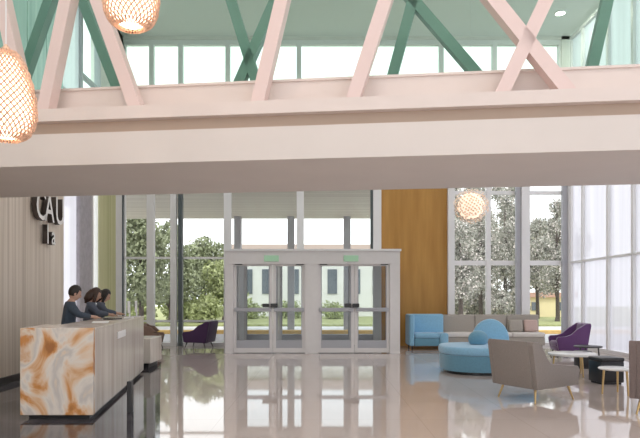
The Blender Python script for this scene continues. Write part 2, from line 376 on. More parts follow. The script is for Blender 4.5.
def sheet(dd, z0, z1, name, m):
    t = MB(); v = [t.bm.verts.new(p) for p in ((S0, 7+dd-SK*S0, z0), (S1, 7+dd-SK*S1, z0), (S1, 7+dd-SK*S1, z1), (S0, 7+dd-SK*S0, z1))]; t.bm.faces.new(v)
    return t.build(name, m, br, world=True)
sheet(.40, 4.15, 6.5, 'glass_screen', 'greenglass')
sheet(2.0, 3.80, 6.5, 'glass_screen', 'clear')
def brace(p0, p1, dd, w, dp, m, z0, z1=6.45):
    a, b = BW(*p0, dd), BW(*p1, dd); k = b-a
    A = a + k*((z0-a.z)/k.z); B2 = a + k*((z1-a.z)/k.z)
    if max(abs(A.x), abs(B2.x)) > 7.3: return
    MB().bar(A, B2, w, dp, (SK, 1, 0)).build('diagonal_brace', m, br, world=True)
for p0, p1 in (((28, 113), (3, 0)), ((46, 112), (69, 0)), ((137, 108), (98, 0)), ((259, 102), (283, 0)), ((354, 98), (386, 0)), ((502, 93), (546, 0)), ((566, 92), (492, 0))):
    brace(p0, p1, .12, .155, .17, 'truss', 3.76)
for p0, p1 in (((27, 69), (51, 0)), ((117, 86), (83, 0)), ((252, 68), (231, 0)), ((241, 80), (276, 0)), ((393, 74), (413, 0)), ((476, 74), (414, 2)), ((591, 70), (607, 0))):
    brace(p0, p1, 1.95, .15, .15, 'trussbacklit', 3.78, 6.45)

# ------------------------------------------------------------------ entrance vestibule and doors
YV = 15.58; V = lambda px: PX(px, YV); VZ = lambda py: PZ(py, YV)
ve = empty('entrance_vestibule', (V(312), YV, 0), label='projecting aluminium entrance vestibule around two pairs of glass doors', cat='vestibule')
x0, x1, xm0, xm1 = V(225), V(400), V(305), V(318)
for ja, jb in ((x0, V(233)), (xm0, xm1), (V(390), x1)):
    MB().box(ja, jb, YV, YV+.18, 0, VZ(264)).build('door_jamb', 'doorframe', ve, world=True)
MB().box(x0, x1, YV-.01, YV+.18, VZ(264), VZ(251)).build('header_panel', 'doorframe', ve, world=True)
MB().box(x0-.03, x1+.03, YV-.05, YB-.3, VZ(251), VZ(249)).build('roof_panel', 'frame', ve, world=True)
for xa in (x0, x1-.08):
    t = MB().box(xa, xa+.08, YV+.18, YV+.28, 0, 2.6).box(xa, xa+.08, YB-.42, YB-.3, 0, 2.6).box(xa, xa+.08, YV+.28, YB-.42, 0, .12).box(xa, xa+.08, YV+.28, YB-.42, 2.48, 2.6)
    s_ = t.build('side_frame', 'doorframe', ve, world=True)
    g = MB(); v = [g.bm.verts.new(p) for p in ((xa+.04, YV+.28, .12), (xa+.04, YB-.42, .12), (xa+.04, YB-.42, 2.48), (xa+.04, YV+.28, 2.48))]; g.bm.faces.new(v)
    g.build('side_glass', 'doorglass', s_, world=True)
DN = [0]
def door(label, a0, a1, Y, z1, hinge_left, closer=True, frame='doorframe', stile=.1, handle=True):
    DN[0] += 1
    r = empty('door_%d' % DN[0], ((a0+a1)/2, Y, 0)); r['kind'] = 'structure'; r['label'] = label; r['category'] = 'door'
    f = MB(); f.box(a0, a0+stile, Y-.025, Y+.025, .02, z1); f.box(a1-stile, a1, Y-.025, Y+.025, .02, z1)
    f.box(a0+stile, a1-stile, Y-.025, Y+.025, .02, .14); f.box(a0+stile, a1-stile, Y-.025, Y+.025, z1-.05, z1)
    f.build('door_frame', frame, r, world=True)
    f = MB(); f.box(a0+stile-.02, a0+stile, Y-.03, Y+.03, .14, z1-.05).box(a1-stile, a1-stile+.02, Y-.03, Y+.03, .14, z1-.05)
    f.build('glazing_bead', 'framegrey', r, world=True)
    g = MB(); v = [g.bm.verts.new(p) for p in ((a0+stile, Y, .14), (a1-stile, Y, .14), (a1-stile, Y, z1-.05), (a0+stile, Y, z1-.05))]; g.bm.faces.new(v)
    g.build('door_glass', 'doorglass', r, world=True)
    MB().box(a0+stile, a1-stile, Y-.02, Y+.02, .14, .34).build('kick_plate', 'framegrey', r, world=True)
    if handle:
        MB().box(a0+.03, a1-.03, Y-.09, Y-.03, 1.09, 1.19, .01).build('push_bar', 'framegrey', r, world=True)
        hx = (a1-.1) if hinge_left else (a0+.1)
        MB().box(hx-.16, hx+.02, Y-.12, Y-.03, 1.20, 1.30, .015).build('lock_case', 'darkmetal', r, world=True)
        cx = (a0+.14) if hinge_left else (a1-.14)
        MB().box(cx-.1, cx+.1, Y-.09, Y-.03, z1-.02-.0, z1+.05, .01).build('door_closer', 'darkmetal', r, world=True)
ZD = VZ(264)
door('glass entrance door, leftmost of the four', V(233), V(272.4), YV+.1, ZD, True)
door('glass entrance door, second from left', V(272.8), V(305), YV+.1, ZD, False)
door('glass entrance door, third from left', V(318), V(354.4), YV+.1, ZD, True)
door('glass entrance door, rightmost of the four', V(354.8), V(390), YV+.1, ZD, False)
yo = YB-.05
door('outer glass door behind leftmost entrance door', -2.3, -1.25, yo, 2.5, True, handle=False)
door('outer glass door behind second entrance door', -1.24, -.2, yo, 2.5, False, handle=False)
door('outer glass door behind third entrance door', -.1, .95, yo, 2.5, True, handle=False)
door('outer glass door behind rightmost entrance door', .96, 1.75, yo, 2.5, False, handle=False)
b = MB(); b.box(X(232), -2.3, YB-.1, YB+.05, 0, 2.5).box(-.2, -.1, YB-.1, YB+.05, 0, 2.5).box(X(228), X(372), YB-.1, YB+.05, 2.5, 2.72)
struct('trim_outer_doors', b, 'frame', 'white frame around the outer doors')
for px, lb in ((271.5, 'left'), (351, 'right')):
    o = MB().box(V(px)-.19, V(px)+.19, YV-.04, YV-.01, VZ(261.5), VZ(255.5), .008).build('exit_sign', 'exitgreen')
    tag(o, 'small pale green exit sign on the header over the %s pair of doors' % lb, 'sign')

# ------------------------------------------------------------------ wall sign lettering
sg = empty('wall_sign', (XL, 11.6, 2.7), label='raised metal lettering on the pale slatted wood wall', cat='sign')
def letter(ch, y, z, size, wscale=1.0):
    cu = bpy.data.curves.new('t', 'FONT'); cu.body = ch; cu.size = size; cu.extrude = .05; cu.resolution_u = 3; cu.offset = .006
    o = bpy.data.objects.new('t', cu); C.objects.link(o); dg = bpy.context.evaluated_depsgraph_get()
    me = bpy.data.meshes.new_from_object(o.evaluated_get(dg)); bpy.data.objects.remove(o)
    me.transform(Matrix(((0, 0, 1, XL+.075), (wscale, 0, 0, y), (0, 1, 0, z), (0, 0, 0, 1))))
    me.transform(Matrix.Translation(-sg.location))
    me.materials.clear(); me.materials.append(M['letter']); me.materials.append(M['letterside'])
    for p in me.polygons: p.material_index = 0 if p.normal.x > .7 else 1
    lo = bpy.data.objects.new('letter', me); C.objects.link(lo); lo.parent = sg
for ch, y in (('C', 11.02), ('A', 11.38), ('U', 11.83)): letter(ch, y, 2.93, .75, .8)
for ch, y in (('l', 11.46), ('a', 11.66)): letter(ch, y, 2.50, .52, .8)

# ------------------------------------------------------------------ reception desk
rd = empty('reception_desk', (-3.2, 7.15, 0), label='long stone reception desk with orange veined onyx end block', cat='desk')
rx = lambda y: -2.706 - .157*(y-7.15)
lx = lambda y: rx(y) - .60
cl = lambda y: -3.576 - .15*(y-7.15)
MB().prism([(cl(7.15), 7.15), (rx(7.15), 7.15), (rx(7.27), 7.27), (cl(7.27), 7.27)], .06, 1.1, bev=.008).build('end_block', 'onyx', rd, world=True)
MB().prism([(cl(7.28), 7.28), (rx(7.28)-.005, 7.28), (rx(11.6)-.005, 11.6), (lx(11.6), 11.6), (lx(8.05), 8.05), (cl(8.05), 8.05)], .06, 1.07, bev=.004).build('counter_front', 'stone', rd, world=True)
MB().prism([(cl(7.28), 7.28), (rx(7.28), 7.28), (rx(11.62)+.005, 11.62), (lx(11.62)-.03, 11.62), (lx(8.08)-.03, 8.08), (cl(8.08), 8.08)], 1.07, 1.1, bev=.004).build('countertop', 'stone', rd, world=True)
MB().prism([(cl(7.2)+.08, 7.22), (rx(7.2)-.06, 7.22), (rx(11.55)-.06, 11.55), (lx(11.55)+.06, 11.55), (lx(8.0)+.06, 8.0), (cl(8.0)+.06, 8.0)], .004, .06).build('plinth', 'black', rd, world=True)
MB().box(-.005, .006, -.34, .34, 0, .10).xf(Matrix.Translation((rx(9.1)+.004, 9.1, .86)) @ Matrix.Rotation(.156, 4, 'Z')).build('white_strip', 'paper', rd, world=True)  # thin white strip set against the side face of the counter
o = MB().box(-2.45, -2.39, 7.60, 7.70, .004, .40, .008).build('floor_post', 'darkmetal'); tag(o, 'slim dark post on the floor along the desk front', 'post')
lb = empty('stone_bench', (-3.95, 12.75, 0), label='low pale stone bench behind the far end of the desk', cat='bench')
MB().box(-4.3, -3.48, 12.35, 13.2, .1, .62, .02).build('bench_body', 'stone', lb, world=True)
MB().box(-4.25, -3.55, 12.42, 13.1, .004, .1).build('plinth', 'black', lb, world=True)
def monitor(loc, rz, label):
    r = empty('computer_monitor', loc, rz, label, 'monitor', None)
    MB().box(-.10, .10, -.08, .08, 0, .012, .004).build('base', 'frame', r)
    MB().box(-.02, .02, .0, .025, .012, .14).build('stand', 'frame', r)
    h = MB().box(-.2, .2, -.015, .015, .09, .30, .006).build('housing', 'frame', r)
    MB().box(-.19, .19, -.019, -.0145, .10, .29).build('screen', 'screen', h)
    return r
monitor((-3.36, 10.55, 1.1), math.radians(-75), 'white monitor on the desk beside the middle receptionist')
monitor((-3.45, 11.25, 1.1), math.radians(-75), 'white monitor at the far end of the reception desk')
o = MB().box(-.11, .11, -.15, .15, 0, .012, .002).xf(Matrix.Rotation(.3, 4, 'Z')).build('paper_stack', 'paper', loc=(-3.2, 8.75, 1.1)); tag(o, 'white papers on the desk in front of the nearest receptionist', 'paper')
o = MB().box(-.13, .13, -.09, .09, 0, .02, .003).xf(Matrix.Rotation(1.3, 4, 'Z')).build('keyboard', 'screen', loc=(-3.42, 9.9, 1.1)); tag(o, 'dark keyboard on the desk between the two nearest receptionists', 'keyboard')

# ------------------------------------------------------------------ people
def realise(o, name):
    dg = bpy.context.evaluated_depsgraph_get(); dg.update()
    me = bpy.data.meshes.new_from_object(o.evaluated_get(dg)); me.name = name
    old = o.data; bpy.data.objects.remove(o); bpy.data.meshes.remove(old); return me
def skin_mesh(joints, edges, radii, root=0, extra=None, voxel=.009, smooth=2):
    me = bpy.data.meshes.new('sk'); me.from_pydata(joints, edges, []); o = bpy.data.objects.new('sk', me); C.objects.link(o)
    md = o.modifiers.new('s', 'SKIN'); md.use_smooth_shade = True
    for i, r in enumerate(radii):
        sv = me.skin_vertices[0].data[i]; sv.radius = r if isinstance(r, tuple) else (r, r); sv.use_root = (i == root)
    sb = o.modifiers.new('b', 'SUBSURF'); sb.levels = 2; sb.render_levels = 2
    me2 = realise(o, 'body')
    if extra:
        bm = bmesh.new(); bm.from_mesh(me2); tmp = bpy.data.meshes.new('x'); extra.bm.to_mesh(tmp); bm.from_mesh(tmp); bm.to_mesh(me2); bm.free(); bpy.data.meshes.remove(tmp)
    if voxel:
        o = bpy.data.objects.new('vx', me2); C.objects.link(o)
        r = o.modifiers.new('r', 'REMESH'); r.mode = 'VOXEL'; r.voxel_size = voxel; r.use_smooth_shade = True
        s = o.modifiers.new('sm', 'SMOOTH'); s.iterations = smooth; s.factor = .5
        me2 = realise(o, 'body')
    for p in me2.polygons: p.use_smooth = True
    return me2
def person(loc, rz, label, sc, suit, hair, skin, long_hair, bow, lean):
    r = empty('person', loc, rz, label, 'person')
    def L(p):  # lean the upper body forward about the hips
        v = Vector(p)
        if v.z > .9: v = Matrix.Rotation(-lean, 3, 'X') @ (v - Vector((0, 0, .9))) + Vector((0, 0, .9))
        return v
    J = [L(p) for p in ((0, 0, .92), (0, 0, 1.10), (0, 0, 1.29), (0, .0, 1.41), (0, .015, 1.50))]
    R = [(.15, .11), (.125, .095), (.145, .105), (.075, .065), (.05, .05)]
    E = [(0, 1), (1, 2), (2, 3), (3, 4)]
    ex = MB()
    H = L((0, .05, 1.58)); rotH = Matrix.Rotation(-(bow+lean), 3, 'X')
    hp = lambda v: H + rotH @ Vector(v)
    ex.ell(H, (.072, .092, .112), rotH); ex.ell(hp((0, .035, -.06)), (.055, .055, .055), rotH, 14, 10)     # skull, jaw
    ex.ell(hp((0, .098, -.012)), (.013, .02, .026), rotH, 10, 8)                                           # nose
    for s in (-1, 1):
        ex.ell(hp((s*.074, .0, -.01)), (.012, .02, .03), rotH, 10, 8)                                        # ears
    ex.tube([J[4], hp((0, -.01, -.05))], .045, 14)
    sl = []; A = {}
    for s in (-1, 1):
        sh = L((s*.17, 0, 1.36)); n = len(J); el = Vector((s*.25, .10 + lean*.35, 1.20/sc)); wr = Vector((s*.11, .35 + lean*.3, 1.155/sc))
        J += [sh, el, wr]; R += [.058, .043, .028]; E += [(2, n), (n, n+1), (n+1, n+2)]
        dv = (wr-el).normalized(); side = Vector((-s, .25, 0)).normalized()
        palm = wr + dv*.075; ex.tube([wr - dv*.01, wr + dv*.04, palm], [.024, .03, .028], 12)
        pr = Vector((-dv.y, dv.x, 0)).normalized()
        for k, ln in enumerate((.062, .074, .068, .052)):
            b0 = palm - dv*.02 + pr*((k-1.5)*.019); k1 = b0 + dv*(.03+ln*.5) + Vector((0, 0, .008)); k2 = k1 + dv*ln*.4 - Vector((0, 0, .014))
            ex.tube([b0, k1, k2], [.0095, .0088, .0075], 8)
        tb = wr + dv*.025 + pr*(.026*(-1 if s > 0 else 1)*-1); ex.tube([tb, tb + dv*.04 + pr*.022*(1 if s > 0 else -1), tb + dv*.07 + pr*.024*(1 if s > 0 else -1)], [.012, .011, .008], 8)
        hpz = len(J); J += [Vector((s*.085, 0, .86)), Vector((s*.09, .02, .48)), Vector((s*.09, -.01, .09)), Vector((s*.1, .13, .035))]
        R += [.085, .058, .04, (.035, .03)]; E += [(0, hpz), (hpz, hpz+1), (hpz+1, hpz+2), (hpz+2, hpz+3)]; A[s] = (n, hpz)
    me = skin_mesh(J, E, R, 0, ex); me.materials.append(M[skin])
    bo = bpy.data.objects.new('body', me); C.objects.link(bo); bo.parent = r
    for s in (-1, 1): MB().ell(hp((s*.03, .083, .006)), (.011, .006, .006), rotH, 10, 6).build('eye', 'hair', bo, True)
    e = MB(); e.ell(hp((0, .086, -.055)), (.022, .006, .006), rotH, 10, 6); e.build('lips', mat('lips', (.35, .12, .10), .5), bo, True)
    # jacket: torso and sleeves, slightly outside the body
    JJ, RR, EE = [J[0]+Vector((0, 0, -.04)), J[1], J[2], J[3]+Vector((0, 0, .025))], [(.172, .132), (.148, .118), (.170, .128), (.088, .080)], [(0, 1), (1, 2), (2, 3)]
    for s in (-1, 1):
        n = A[s][0]; k = len(JJ); JJ += [J[n], J[n+1], J[n+1].lerp(J[n+2], .85)]; RR += [.084, .060, .042]; EE += [(2, k), (k, k+1), (k+1, k+2)]
    me = skin_mesh(JJ, EE, RR, 0, None, .012, 1); me.materials.append(M[suit]); jo = bpy.data.objects.new('jacket', me); C.objects.link(jo); jo.parent = r
    sp = MB(); c = J[2].lerp(J[3], .45)
    sp.hexa([tuple(c + Vector(v)) for v in ((-.02, .105, -.16), (.02, .105, -.16), (.02, .12, -.15), (-.02, .12, -.15), (-.055, .05, .08), (.055, .05, .08), (.045, .075, .085), (-.045, .075, .085))], .006); sp.build('shirt', 'shirt', jo, True)
    JJ, RR, EE = [J[0]], [(.165, .125)], []
    for s in (-1, 1):
        n = A[s][1]; k = len(JJ); JJ += [J[n], J[n+1], J[n+2]]; RR += [.10, .075, .062]; EE += [(0, k), (k, k+1), (k+1, k+2)]
    me = skin_mesh(JJ, EE, RR, 0, None, .014, 1); me.materials.append(M['trousers']); to = bpy.data.objects.new('trousers', me); C.objects.link(to); to.parent = r
    for s in (-1, 1): MB().ell((s*.1, .06, .04), (.052, .135, .04)).build('shoe', 'shoe', r, True)
    # hair cap: upper back half of a bigger skull, plus hanging hair
    h = MB(); h.ell(hp((0, -.016, .022)), (.086, .098, .112), rotH, 24, 16)
    bmesh.ops.delete(h.bm, geom=[v for v in h.bm.verts if (rotH.transposed() @ (v.co-H)).y > .035 and (rotH.transposed() @ (v.co-H)).z < .06], context='VERTS')
    if long_hair:
        h.tube([hp((0, -.05, .03)), hp((0, -.075, -.06)), hp((0, -.085, -.15)), hp((0, -.08, -.22))], [.075, .082, .07, .03], 16)
        for s in (-1, 1): h.tube([hp((s*.06, .0, .04)), hp((s*.078, .015, -.05)), hp((s*.075, .03, -.14)), hp((s*.07, .03, -.19))], [.03, .03, .026, .01], 10)
    h.build('hair', hair, r, True)
    r.scale = (sc, sc, sc)
    return r
person((-3.96, 9.40, 0), math.radians(-62), 'person with short dark hair in a navy jacket, nearest of three behind the desk', .975, 'suit', 'hair', 'skin', False, .40, .10)
person((-4.08, 10.55, 0), math.radians(-68), 'person with long brown hair behind the desk, between two others', .965, 'suit2', 'hairbrown', 'skin2', True, .35, .12)
person((-4.22, 11.35, 0), math.radians(-70), 'person with dark hair farthest along the desk, leaning forward', .96, 'suit2', 'hair', 'skin', True, .45, .16)

# ------------------------------------------------------------------ pendant lamps
def pendant(loc, R_, Hh, label, zc):
    r = empty('pendant_lamp', loc, 0, label, 'lamp')
    tb = ((0, .42), (.03, .62), (.08, .78), (.16, .91), (.28, 1.0), (.42, .98), (.6, .88), (.78, .72), (.9, .58), (.97, .44), (1, .33))
    def rad(t):   # t 0 bottom .. 1 top: egg shaped shade
        for (a0, r0), (a1, r1) in zip(tb, tb[1:]):
            if t <= a1: return R_*(r0 + (r1-r0)*(t-a0)/(a1-a0))
        return R_*.33
    n, rows = 30, 26; t = bmesh.new(); rings = []
    for i in range(rows+1):
        q = i/rows; rr = rad(q)*random.uniform(.97, 1.03)
        rings.append([t.verts.new((rr*math.cos((k+.5*(i % 2))*2*math.pi/n), rr*math.sin((k+.5*(i % 2))*2*math.pi/n), q*Hh)) for k in range(n)])
    for i in range(rows-1):
        for k in range(n):
            o0 = (k if i % 2 == 0 else (k+1) % n)
            # diamond: bottom, right, top, left
            if i+2 <= rows:
                a = rings[i][k]; tp = rings[i+2][k]
                l_, r_ = (rings[i+1][(k-1) % n], rings[i+1][k]) if i % 2 == 0 else (rings[i+1][k], rings[i+1][(k+1) % n])
                t.faces.new((a, r_, tp, l_))
    me = bpy.data.meshes.new('wv'); t.to_mesh(me); t.free(); me.materials.append(M['rattan'])
    o = bpy.data.objects.new('wv', me); C.objects.link(o); md = o.modifiers.new('w', 'WIREFRAME'); md.thickness = .021; md.use_replace = True; md.use_even_offset = False
    me = realise(o, 'lamp_shade'); o = bpy.data.objects.new('lamp_shade', me); C.objects.link(o); o.parent = r
    MB().lathe([(max(.02, rad(q/16)*.88), .03 + (Hh-.08)*q/16) for q in range(17)], n=28).build('diffuser', 'glow', r, True)
    MB().lathe([(R_*.14, Hh-.01), (R_*.14, Hh+.03), (.012, Hh+.07)], n=20).build('cap', 'rattan', r, True)
    MB().tube([(0, 0, Hh+.05), (0, 0, zc-loc[2])], .006, 6).build('cord', 'frame', r)
    return r
Yp = 5.6; s_ = F/Yp
pendant((PX(6, Yp), Yp, PZ(140, Yp)), 28.5/s_, 88/s_, 'woven gold teardrop pendant lamp cut by the left edge', ZC)
pendant((PX(131, Yp+.3), Yp+.3, PZ(28, Yp+.3)), 29/s_, 88/s_, 'woven gold pendant lamp hanging at the top of the picture', ZC)
# round petal lamp by the right window
Yq = 14.6; rr = .40
q = empty('petal_lamp', (PX(471, Yq), Yq, PZ(206, Yq)), 0, 'round champagne petal lamp hanging before the tall right window', 'lamp')
pt = MB(); ga = math.pi*(3-math.sqrt(5))
for i in range(420):
    z = 1-2*(i+.5)/420; a = i*ga; s = math.sqrt(1-z*z); nrm = Vector((s*math.cos(a), s*math.sin(a), z))
    R2 = rr*random.uniform(.88, 1.08); c = nrm*R2
    tx = nrm.orthogonal().normalized(); tx = Matrix.Rotation(random.uniform(0, 6.28), 3, nrm) @ tx; ty = nrm.cross(tx)
    tl = nrm*random.uniform(-.012, .012); w_ = .028
    v = [pt.bm.verts.new(c + tx*w_*ca + ty*w_*sa + nrm*(.012*(ca*ca)) + tl*ca) for ca, sa in ((1, 0), (.5, .8), (-.5, .8), (-1, 0), (-.5, -.8), (.5, -.8))]
    pt.bm.faces.new(v)
pt.build('petals', 'petal', q)
MB().ell((0, 0, 0), (rr*.80,)*3).build('diffuser', emis('peach_lamp_diffuser', (1.0, .78, .62), .62), q, True)
MB().tube([(0, 0, rr*.6), (0, 0, ZC-q.location.z)], .005, 6).build('cord', 'frame', q)

# ------------------------------------------------------------------ seating
def lounge(name, loc, rz, label, m, W=.80, D=.86, H=.86, arm=.46, leg=.20, legm='brass', cat='chair', drop=1.0):
    """local +Y is the front; back at -D/2"""
    r = empty(name, loc, rz, label, cat); y0, y1 = -D/2, D/2
    z0 = leg
    prof = [(y0, z0), (y1-.05, z0+.02), (y1, arm-.06), (y1-.03, arm), (y1-.22, arm+.015), (y0+.36*drop, arm+.06), (y0+.22*drop, arm+.19), (y0+.09, H-.06), (y0+.02, H-.01), (y0-.08, H), (y0-.10, H-.05)]
    for s in (-1, 1):
        MB().prism([(p[0], p[1]) for p in prof], s*W/2 - .05, s*W/2 + .05, 'x', bev=.012).build('armrest', m, r, True)
    b = MB(); b.hexa([(-W/2+.03, y0-.02, z0), (W/2-.03, y0-.02, z0), (W/2-.03, y0+.14, z0), (-W/2+.03, y0+.14, z0),
            (-W/2+.03, y0-.12, H+.005), (W/2-.03, y0-.12, H+.005), (W/2-.03, y0+.02, H-.02), (-W/2+.03, y0+.02, H-.02)], .02)
    b.build('backrest', m, r, True)
    MB().box(-W/2+.05, W/2-.05, y0+.12, y1-.03, z0, z0+.1, .015).build('seat_base', m, r, True)
    MB().box(-W/2+.055, W/2-.055, y0+.11, y1-.01, z0+.1, z0+.23, .045, 3).build('seat_cushion', m, r, True)
    for sx in (-1, 1):
        for sy in (-1, 1):
            MB().tube([(sx*(W/2-.08), sy*(D/2-.1), z0+.01), (sx*(W/2-.03), sy*(D/2-.04), 0)], [.02, .011], 10).build('leg', legm, r, True)
    return r
ch = lounge('lounge_chair', (3.13, 8.72, 0), math.radians(-61), 'taupe lounge chair with brass legs seen from behind, in the foreground', 'grey', .74, .86, arm=.49, drop=.72)
lounge('lounge_chair', (4.47, 7.65, 0), math.radians(-30), 'brown grey lounge chair cut by the right edge', 'taupe', .80, .84, .93, arm=.40, drop=.52)
lounge('armchair', (PX(567, 14.8), 14.8, 0), math.radians(84), 'purple velvet armchair by the right frosted windows', 'purple', .70, .70, .83, .50, .16, 'darkmetal')
lounge('armchair', (PX(200, 17.45), 17.3, 0), math.radians(80), 'dark purple armchair in front of the left windows', 'darkpurple', .70, .70, .78, .48, .17, 'darkmetal')
lounge('armchair', (PX(154, 17.0), 16.95, 0), math.radians(-85), 'brown armchair beyond the far end of the reception desk', 'brown', .62, .50, .72, .45, .17, 'darkmetal')

# light blue armchair against the amber panel
a = empty('armchair', (PX(427, 17.0), 17.1, 0), 0, 'light blue velvet armchair in front of the amber panel', 'chair')
MB().box(-.54, .54, .22, .46, .1, .98, .05, 3).build('backrest', 'blue', a, True)
MB().box(-.54, -.40, -.40, .30, .1, .98, .04, 3).build('armrest', 'blue', a, True)
MB().box(.30, .54, -.46, .24, .1, .46, .05, 3).build('armrest', 'blue', a, True)
MB().box(-.40, .32, -.40, .24, .1, .32, .03, 3).build('seat_base', 'tealblue', a, True)
MB().box(-.39, .31, -.42, .22, .32, .46, .05, 3).build('seat_cushion', 'blue', a, True)
for sx in (-.45, .45):
    for sy in (-.3, .35): MB().tube([(sx, sy, .12), (sx, sy, 0)], [.022, .018]).build('leg', 'darkmetal', a, True)

# long banquette under the right windows
a = empty('banquette', (5.0, 17.55, 0), 0, 'long beige banquette sofa under the tall right windows', 'sofa')
xa, xb = PX(444, 17.5)-5.0, PX(541, 17.5)-5.0
for i in range(3):
    u0, u1 = xa+(xb-xa)*i/3, xa+(xb-xa)*(i+1)/3
    MB().box(u0+.004, u1-.004, .10, .32, .30, .95, .035, 3).build('back_panel', 'bench', a, True)
    MB().box(u0+.004, u1-.004, -.42, .12, .32, .45, .04, 3).build('seat_cushion', 'benchwhite', a, True)
MB().box(xa, xb, -.38, .30, .08, .32, .02).build('base', 'bench', a, True)
MB().box(xa+.05, xb-.05, -.30, .25, 0, .08).build('plinth', 'black', a)
for px, m_, lb, z_ in ((532, 'pink', 'dusty pink cushion at the right end of the banquette', .0), (517, 'bench', 'beige cushion leaning beside the pink cushion on the banquette', .0)):
    c = MB().box(-.2, .2, -.06, .06, 0, .36, .055, 3).xf(Matrix.Rotation(-.25, 4, 'X')).build('cushion', m_, None, True, loc=(PX(px, 17.4), 17.46, .455)); tag(c, lb, 'cushion')

# curved blue daybed with round back
a = empty('curved_sofa', (3.27, 11.93, 0), 0, 'curved blue velvet sofa with a rounded back in the middle of the lounge', 'sofa')
def sup(cx, cy, ax, ay, e=2.6, n=40):
    return [(cx+ax*math.copysign(abs(math.cos(k*2*math.pi/n))**(2/e), math.cos(k*2*math.pi/n)), cy+ay*math.copysign(abs(math.sin(k*2*math.pi/n))**(2/e), math.sin(k*2*math.pi/n))) for k in range(n)]
MB().prism(sup(.05, -.02, .92, .80), .06, .36).build('base', 'tealblue', a, True)
MB().prism(sup(.05, -.02, .84, .72), 0, .06).build('plinth', 'black', a)
MB().prism(sup(.05, -.02, .94, .82), .36, .52, bev=.05, seg=3).build('seat_cushion', 'blue', a, True)
# rounded back: thick disc wrapped along the rear right
t = MB(); pr = []
for k in range(25):
    an = math.pi*k/24; pr.append((.37*math.cos(an), .60+.42*math.sin(an)))
pr = [(-.37, .40)] + pr[::-1] + [(.37, .40)]
t.prism(pr, -.11, .11, 'y', bev=.05, seg=3)
t.xf(Matrix.Translation((.24, .40, 0)) @ Matrix.Rotation(math.radians(-8), 4, 'Z') @ Matrix.Rotation(math.radians(-8), 4, 'X')).build('backrest', 'blue', a, True)
t = MB(); t.ell((0, 0, 0), (.22, .15, .17)); t.xf(Matrix.Translation((-.10, .10, .63)) @ Matrix.Rotation(.4, 4, 'Z')).build('bolster', 'tealblue', a, True)

# tables
def table(name, loc, rz, label, R_, H, m_top, m_leg, th=.03, legs=3, cat='table'):
    r = empty(name, loc, rz, label, cat)
    MB().lathe([(R_-.01, H-th), (R_, H-th+.008), (R_, H-.008), (R_-.01, H)], n=40).build('tabletop', m_top, r, True)
    for k in range(legs):
        an = 2*math.pi*k/legs + .5
        MB().tube([(R_*.72*math.cos(an), R_*.72*math.sin(an), H-th), (R_*.82*math.cos(an), R_*.82*math.sin(an), 0)], [.018, .013], 10).build('leg', m_leg, r, True)
    return r
table('coffee_table', (PX(572, 11.3), 11.3, 0), .2, 'white round coffee table behind the taupe lounge chair', .43, .42, 'whitetop', 'brass', .045)
table('coffee_table', (PX(588, 13.4), 13.4, 0), .9, 'dark low round table in front of the purple armchair', .30, .38, 'darkmetal', 'darkmetal', .03)
table('side_table', (PX(616, 9.1), 9.1, 0), .5, 'small white side table beside the chair at the right edge', .25, .40, 'whitetop', 'brass', .03)
def stool(loc, rz, w, h, label):
    r = empty('stool', loc, rz, label, 'stool')
    MB().box(-w/2, w/2, -w/2, w/2, .03, h-.07, .012).build('body', 'black', r, True)
    MB().box(-w/2-.01, w/2+.01, -w/2-.01, w/2+.01, h-.07, h, .025, 3).build('seat_pad', 'darkmetal', r, True)
    MB().box(-w/2+.03, w/2-.03, -w/2+.03, w/2-.03, 0, .03).build('plinth', 'black', r)
    return r
stool((PX(606, 10.25), 10.25, 0), .12, .40, .45, 'black square stool beside the small white side table')
stool((PX(583, 12.4), 12.4, 0), .1, .26, .36, 'small black stool under the far side of the white coffee table')

# ------------------------------------------------------------------ ceiling lights
cl_ = []
for i, (x, y) in enumerate([(6.65, 16.6), (-3.2, 1.0), (.9, 1.0), (4.8, 1.0), (-3.2, 4.2), (.9, 4.2), (4.8, 4.2), (-3.4, 11.5), (.6, 11.5), (4.6, 11.5)]):
    if i == 0:
        r = empty('ceiling_light', (x, y, ZC), 0, 'round recessed ceiling light near the right corner, over the lounge', 'ceiling light', 'recessed ceiling lights')
        MB().lathe([(.15, -.02), (.15, 0), (.13, 0), (.13, -.02)], n=28, caps=False).build('trim_ring', 'frame', r, True)
        MB().lathe([(.125, -.012), (.125, -.004)], n=28).build('lens', emis('lamp_lens', (1, .95, .88), 12), r, True)
        cl_.append(r)
    else:
        copy_thing(cl_[0], (x, y, ZC), 0, 'round recessed light in the high ceiling above the lobby', 'recessed ceiling lights')
    ld = bpy.data.lights.new('downlight', 'AREA'); ld.shape = 'DISK'; ld.size = .24; ld.energy = 25 if y > 5 else 40; ld.color = (1, .88, .80)
    lo = bpy.data.objects.new('downlight', ld); lo.location = (x, y, ZC-.03); C.objects.link(lo)

# ------------------------------------------------------------------ outside
def S(name, mb, m, label): o = mb.build(name, m); o['kind'] = 'structure'; o['label'] = label; o['category'] = name.split('_')[0]
S('pavement', MB().box(-40, 45, YB+.1, 24.2, -.2, -.02), 'paving', 'pale pavement outside the entrance')
S('kerb', MB().box(-40, 45, 24.2, 24.7, -.2, .12), 'kerb', 'orange kerb beyond the entrance')
S('road', MB().box(-40, 45, 24.7, 31, -.25, -.05), 'road', 'pale road outside')
S('lawn', MB().box(-60, 70, 31, 90, -.3, .05), 'grass', 'lawn beyond the road')
S('terrace', MB().box(XR+.1, 45, -20, YB+.1, -.3, -.05), 'paving', 'pale terrace outside the right wall')
S('forecourt', MB().box(-40, XR+.1, -40, YF-.1, -.3, -.05), 'paving', 'pale forecourt behind the viewer')
S('side_path', MB().box(-40, XL2-.2, YF-.1, YB+.1, -.3, -.05), 'paving', 'pale path outside the left wall')
